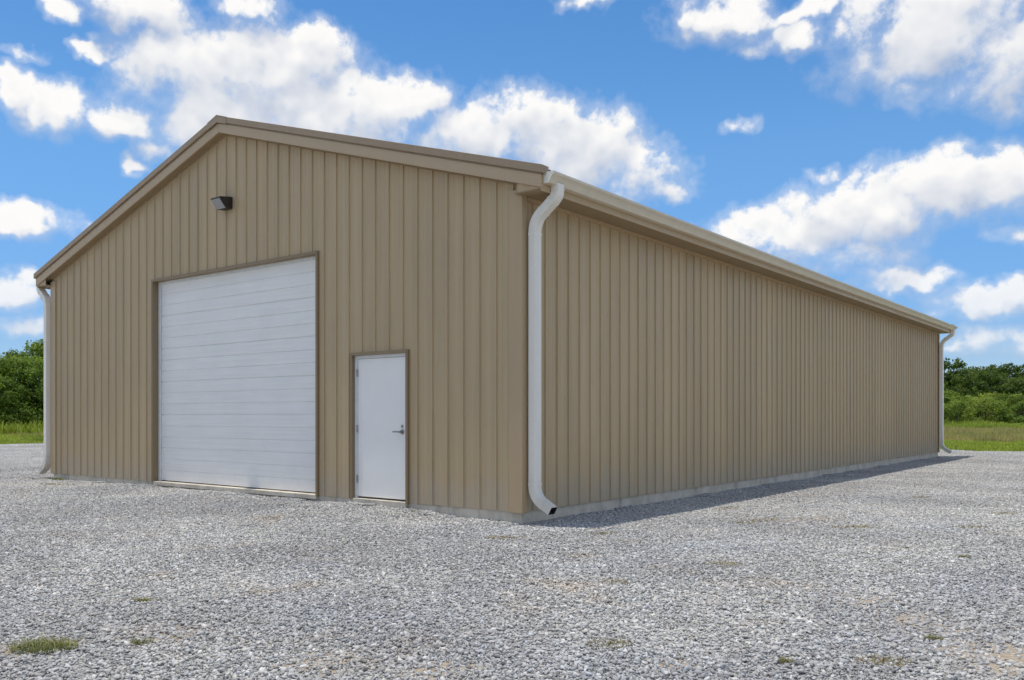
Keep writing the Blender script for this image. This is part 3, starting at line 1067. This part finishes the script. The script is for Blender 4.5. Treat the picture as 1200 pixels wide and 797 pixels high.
g_objs = [blade_obj(420, 0, 0.05, 0.16, 0.011, 0.6, square=1.0, mat=M['grass'], name='blade_tile_a_short'),
          blade_obj(420, 0, 0.18, 0.46, 0.013, 0.5, square=1.0, mat=M['grass'], name='blade_tile_b_tall'),
          blade_obj(420, 0, 0.22, 0.52, 0.013, 0.5, square=1.0, mat=M['grass'], name='blade_tile_c_tall'),
          blade_obj(300, 0, 0.35, 0.62, 0.009, 0.35, square=1.0, mat=M['dry_grass'], name='blade_tile_d_seed'),
          blade_obj(70, 0, 0.45, 0.95, 0.05, 0.5, square=1.0, mat=M['grass'], name='blade_tile_e_weed')]
gcoll = instance_collection('blade_tiles', g_objs)      # Collection Info sorts by name: a, b, c, d, e
P_, R_, S_, I_ = [], [], [], []


def meadow_tile(x, y, kind, sxy, sz):
    P_.append((x + random.uniform(-.15, .15), y + random.uniform(-.15, .15), -0.06)); R_.append(random.uniform(0, 6.28)); S_.append((sxy, sxy, sz)); I_.append(kind)


# field beyond the far end of the yard
for gy in np.arange(28.4, 112, 0.8):
    for gx in np.arange(-46, 22, 0.8):
        if not in_sector(gx, gy, 2.0, 140) or hidden_by_building(gx, gy, 2.0): continue
        edge = gy - 29.0 - 0.7 * mnoise.noise((gx * 0.25, 7.25, 5.0))
        if edge < -0.1: continue
        q = mnoise.noise((gx * 0.12, gy * 0.12, 0.0))
        if edge < 1.2: meadow_tile(gx, gy, 0, 1.1, random.uniform(0.9, 1.6))
        elif edge < 14:
            meadow_tile(gx, gy, random.choice((1, 2)), 1.05, random.uniform(0.55, 1.0) * (0.8 + 0.4 * q))
            if edge > 8 and random.random() < 0.5: meadow_tile(gx, gy, 3, 1.05, random.uniform(0.6, 0.95))
        elif edge < 44:
            meadow_tile(gx, gy, random.choice((1, 2)), 1.1, random.uniform(0.6, 1.0))
            if random.random() < 0.32: meadow_tile(gx, gy, 3, 1.1, random.uniform(0.7, 1.15))
        else:
            meadow_tile(gx, gy, random.choice((1, 2, 2)), 1.1, random.uniform(0.9, 1.7))
            if random.random() < 0.10: meadow_tile(gx, gy, 4, 1.0, random.uniform(0.8, 1.4))
# field beyond the left end of the yard
for gx in np.arange(-66, -36.2, 0.8):
    for gy in np.arange(-12, 44, 0.8):
        if not in_sector(gx, gy, 2.0, 90) or hidden_by_building(gx, gy, 2.0): continue
        edge = -37.4 - gx + 0.7 * mnoise.noise((-37.4 * 0.25, gy * 0.25, 5.0))
        if edge < -0.1: continue
        if edge < 1.5: meadow_tile(gx, gy, 0, 1.1, random.uniform(0.9, 1.8))
        else:
            meadow_tile(gx, gy, random.choice((1, 2)), 1.1, random.uniform(0.6, 1.1))
            if random.random() < 0.10: meadow_tile(gx, gy, 3, 1.0, random.uniform(0.7, 1.0))
            if edge > 9 and random.random() < 0.55: meadow_tile(gx, gy, 4, 1.0, random.uniform(0.9, 1.5))
meadow = instancer('meadow_grass', P_, R_, S_, I_, gcoll)
tag(meadow, 'unmown green and straw coloured meadow grass beyond the gravel', 'grass', kind='stuff')


# ---------------------------------------------------------------- trees and shrubs
def crown_mesh(name, mat, h0, h1, rad, clusters, per, leaf, top=0.5, seed=1):
    r_ = np.random.default_rng(seed)
    V, T = [], []
    zc, hz = (h0 + h1) / 2, (h1 - h0) / 2
    for k in range(clusters):
        an = r_.uniform(0, 2 * np.pi); t = r_.uniform(-0.95, 1.0)
        prof = math.sqrt(max(0.05, 1 - (abs(t - (-0.15)) / 1.12) ** 2.2))
        rr = rad * prof * r_.uniform(0.3, 1.15) ** 0.6
        cx_, cy_, cz = rr * math.cos(an), rr * math.sin(an), zc + hz * t
        cr = rad * r_.choice((0.13, 0.20, 0.27, 0.34)) * r_.uniform(0.85, 1.15)
        tone_c = r_.uniform(-0.34, 0.30)
        n_ = int(per * (cr / (rad * 0.28)) ** 2 * r_.uniform(0.7, 1.2))
        d = r_.normal(0, 1, (n_, 3)); d /= np.linalg.norm(d, axis=1)[:, None]
        rad_ = cr * (1 - 0.55 * r_.random(n_) ** 2.2) * (1 + 0.18 * r_.normal(0, 1, n_))
        p = d * rad_[:, None] * np.array([1.1, 1.1, 0.8]) + np.array([cx_, cy_, cz])
        nrm = d + r_.normal(0, 0.55, (n_, 3)) + np.array([0, 0, 0.35]); nrm /= np.linalg.norm(nrm, axis=1)[:, None]
        u = np.cross(nrm, r_.normal(0, 1, (n_, 3))); u /= np.linalg.norm(u, axis=1)[:, None] + 1e-9
        w = np.cross(nrm, u)
        s_ = leaf * r_.uniform(0.6, 1.35, n_)[:, None]
        quad = np.stack([p - u * s_, p - w * s_ * 0.55 + nrm * s_ * 0.12, p + u * s_, p + w * s_ * 0.55 + nrm * s_ * 0.12], 1)
        V.append(quad.reshape(-1, 3))
        T.append(np.repeat(np.clip(0.5 + tone_c + r_.normal(0, 0.16, n_), 0, 1), 4))
    V = np.concatenate(V); T = np.concatenate(T)
    F = np.arange(len(V)).reshape(-1, 4)
    return np_mesh(name, V, F, mat, {'leaf_tone': ('FLOAT', T)})


def trunk_mesh(name, h, r, limbs, spread, seed):
    rr = random.Random(seed)
    mb = MB()
    pth = [(0, 0, -0.1)]
    for k in range(1, 6):
        pth.append((rr.uniform(-.12, .12) * k / 3, rr.uniform(-.12, .12) * k / 3, h * k / 5))
    mb.tube(pth, [r * 1.25, r, r * 0.85, r * 0.66, r * 0.42, r * 0.15], 8)
    for k in range(limbs):
        z = h * rr.uniform(0.22, 0.75); an = rr.uniform(0, 6.28); ln = spread * rr.uniform(0.55, 0.95)
        p0 = Vector((0, 0, z)); p1 = p0 + Vector((math.cos(an) * ln * 0.5, math.sin(an) * ln * 0.5, ln * 0.3)); p2 = p0 + Vector((math.cos(an) * ln, math.sin(an) * ln, ln * 0.75))
        mb.tube([p0, p1, p2], [r * 0.42, r * 0.28, r * 0.08], 6)
    me = mb.mesh(name, M['bark'])
    return me


def species(mat, h, rad, h0, clusters, per, leaf, limbs, seed, tr=0.16):
    return (trunk_mesh('trunk', h * 0.86, tr, limbs, rad * 0.85, seed), crown_mesh('crown', mat, h0, h, rad, clusters, per, leaf, seed=seed))


TREE = {
    'near1': species(M['leaf_mid'], 6.2, 2.3, 0.5, 74, 150, 0.115, 9, 3),
    'near2': species(M['leaf_mid'], 6.6, 2.0, 0.6, 68, 150, 0.115, 9, 8),
    'near3': species(M['leaf_dark'], 6.0, 2.7, 0.4, 62, 140, 0.12, 9, 15),
    'far1': species(M['leaf_dark'], 9.0, 3.0, 1.2, 58, 105, 0.20, 8, 21),
    'far2': species(M['leaf_dark'], 9.4, 2.6, 1.5, 52, 105, 0.20, 8, 33),
    'far3': species(M['leaf_mid'], 8.4, 3.2, 1.0, 60, 100, 0.20, 8, 41),
    'bush1': species(M['leaf_light'], 3.6, 2.0, 0.15, 44, 105, 0.13, 10, 52, 0.07),
    'bush2': species(M['leaf_light'], 3.2, 2.3, 0.10, 46, 105, 0.13, 10, 64, 0.07),
    'bush3': species(M['leaf_mid'], 3.0, 1.9, 0.10, 42, 105, 0.13, 10, 77, 0.07),
}


def plant(name, kind, x, y, sc_, rz, label, cat, group):
    t, c_ = TREE[kind]
    o = empty(name, (x, y, -0.06)); o.rotation_euler.z = rz
    o.scale = (sc_, sc_, sc_ * random.uniform(0.96, 1.05))
    tag(o, label, cat, group)
    link('trunk', t, o); link('crown', c_, o)
    return o


def at(u, dep):
    r = (u - 600) / FPX
    return CAM.x + dep * (FWD.x + RIGHT.x * r), CAM.y + dep * (FWD.y + RIGHT.y * r)


ORD = ('first', 'second', 'third', 'fourth', 'fifth', 'sixth', 'seventh', 'eighth', 'ninth')
rr = random.Random(5)


def plant_row(name, kinds, spots, scale, cat, group, phrase, lo, hi, from_right):
    """spots: (azimuth coordinate, distance). Those in the open are told apart by counting from the building"""
    vis = sorted((u for u, d in spots if lo < u < hi), reverse=from_right)
    for u, dep in spots:
        x, y = at(u, dep)
        if u in vis and vis.index(u) < len(ORD): lb = '%s counting outward from the building, %s' % (ORD[vis.index(u)], phrase)
        else: lb = '%s, out of the open' % phrase
        plant(name, rr.choice(kinds), x, y, rr.uniform(*scale), rr.uniform(0, 6.28), lb, cat, group)


def row_spots(u0, u1, step, dep, jit):
    out = []; u = u0
    while u < u1:
        out.append((u, dep + rr.uniform(-jit, jit))); u += step * rr.uniform(0.8, 1.2)
    return out


# thicket beyond the left end of the yard: a front row and a taller back row
plant_row('broadleaf_tree', ('near1', 'near2', 'near3'), row_spots(-85, 115, 23, 57, 2.2), (0.66, 0.90), 'tree', 'front row of the left thicket',
          'leafy tree in front row of left thicket', -25, 68, True)
plant_row('broadleaf_tree', ('near1', 'near2'), row_spots(-95, 115, 26, 65, 2.5), (0.78, 1.02), 'tree', 'back row of the left thicket',
          'taller tree behind front row of left thicket', -25, 68, True)
# far wood on the right, three staggered rows
for row, (dep0, step, sc_) in enumerate(((124, 27, (0.72, 0.86)), (137, 24, (0.86, 1.02)), (150, 22, (0.96, 1.14)))):
    plant_row('woodland_tree', ('far1', 'far2', 'far3') if row == 0 else ('far1', 'far2'), row_spots(1050 + row * 9, 1300, step, dep0, 4), sc_, 'tree',
              ('front edge of the far wood', 'middle of the far wood', 'skyline of the far wood')[row],
              ('low round tree at front edge of far right wood', 'dark tree in middle of far right wood', 'tall dark tree on skyline of far right wood')[row], 1098, 1215, False)
# light green shrubs in front of that wood
for row, (dep0, step, sc_) in enumerate(((94, 34, (0.72, 0.95)), (104, 30, (0.95, 1.2)))):
    plant_row('shrub', ('bush1', 'bush2', 'bush3'), row_spots(1055 + row * 14, 1300, step, dep0, 3), sc_, 'shrub',
              ('bushes along the meadow edge', 'taller bushes below the far wood')[row],
              ('light green bush at far edge of meadow', 'taller light green bush just below far wood')[row], 1098, 1215, False)

# ---------------------------------------------------------------- weeds in the gravel
weed_mesh = {
    'green': blades(420, 0.19, 0.03, 0.10, 0.0026, 2.2, mat=M['weed'], name='grass_tuft', clump=1.4),
    'small': blades(90, 0.07, 0.02, 0.055, 0.003, 1.8, mat=M['olive_weed'], name='grass_tuft', clump=1.3),
    'brown': blades(160, 0.17, 0.012, 0.04, 0.003, 1.6, mat=M['brown_weed'], name='dry_weed', clump=1.2),
}
WEEDS = [  # mesh, x, y, stretch x, stretch y, turn, label
    ('green', 1.36, -6.27, 0.95, 0.7, 0.65, 'largest green grass tuft in the gravel, near the lower left corner'),
    ('small', 1.68, -5.87, 1.0, 0.8, 0.3, 'small green grass sprig right of the largest tuft'),
    ('small', 0.53, -5.20, 1.3, 0.7, 0.6, 'thin dark green sprig in the gravel above the largest tuft'),
    ('brown', 2.23, 1.96, 2.6, 0.8, 1.3, 'long strip of dry brown weeds in gravel beside the long wall'),
    ('brown', 1.25, 3.2, 1.6, 0.8, 1.5, 'dark dry weeds at the edge of the long wall shadow'),
    ('brown', 0.55, -1.05, 1.3, 0.8, 0.5, 'dry weeds in the gravel in front of the near building corner'),
    ('brown', 1.30, -0.25, 1.1, 0.7, 0.9, 'yellowish dry weeds below the near downspout outlet'),
    ('green', -11.75, -0.10, 0.9, 0.5, 0.0, 'low green weeds against the concrete base at the left building corner'),
    ('brown', -10.3, -0.75, 3.5, 0.7, 0.1, 'strip of dry grass in the gravel left of the overhead door'),
    ('small', -1.72, -0.10, 1.0, 0.6, 0.0, 'tiny green weed against the base just right of the entry door'),
    ('brown', 3.20, -1.30, 1.0, 0.7, 0.4, 'small dry weed patch in open gravel in front of the long wall'),
]


def ground_at(u, v):
    r = (u - 600) / FPX; dz = -(v - HORIZON) / FPX
    t = -CAM.z / dz
    return CAM.x + t * (FWD.x + RIGHT.x * r), CAM.y + t * (FWD.y + RIGHT.y * r)


for u, v, sx_, nm, lb in ((1000, 617, 1.6, 'brown', 'dry weed strip in the gravel halfway along the long wall'), (1135, 618, 1.3, 'brown', 'dry weeds in the gravel near the right picture edge'),
                          (1178, 601, 1.2, 'brown', 'farthest dry weed patch near the right picture edge'), (1130, 652, 0.9, 'small', 'small olive tuft at the right, in front of the dry weeds'),
                          (1095, 747, 0.9, 'small', 'dark green sprig low on the right, near the bare dirt'), (1035, 774, 0.9, 'brown', 'dry brown sprig at the bottom right of the gravel'),
                          (1080, 583, 1.0, 'brown', 'small dry weed patch out from the far half of the long wall'), (922, 774, 0.7, 'small', 'small olive sprig at the bottom edge of the gravel'),
                          (715, 755, 0.8, 'brown', 'thin dry twig-like weeds in the foreground gravel'), (723, 682, 0.7, 'brown', 'little dry weed in the gravel in front of the near downspout')):
    x, y = ground_at(u, v)
    WEEDS.append((nm, x, y, sx_, 0.7, 0.8, lb))
for nm, x, y, sx_, sy_, rz, lb in WEEDS:
    o = link('dry_weed' if nm == 'brown' else 'grass_tuft', weed_mesh[nm])
    o.location = (x, y, lot_height(x, y) + 0.008); o.rotation_euler.z = rz; o.scale = (sx_, sy_, 0.6 if nm == 'small' else 1.0)
    tag(o, lb, 'weed' if nm == 'brown' else 'grass', 'weeds growing through the gravel')
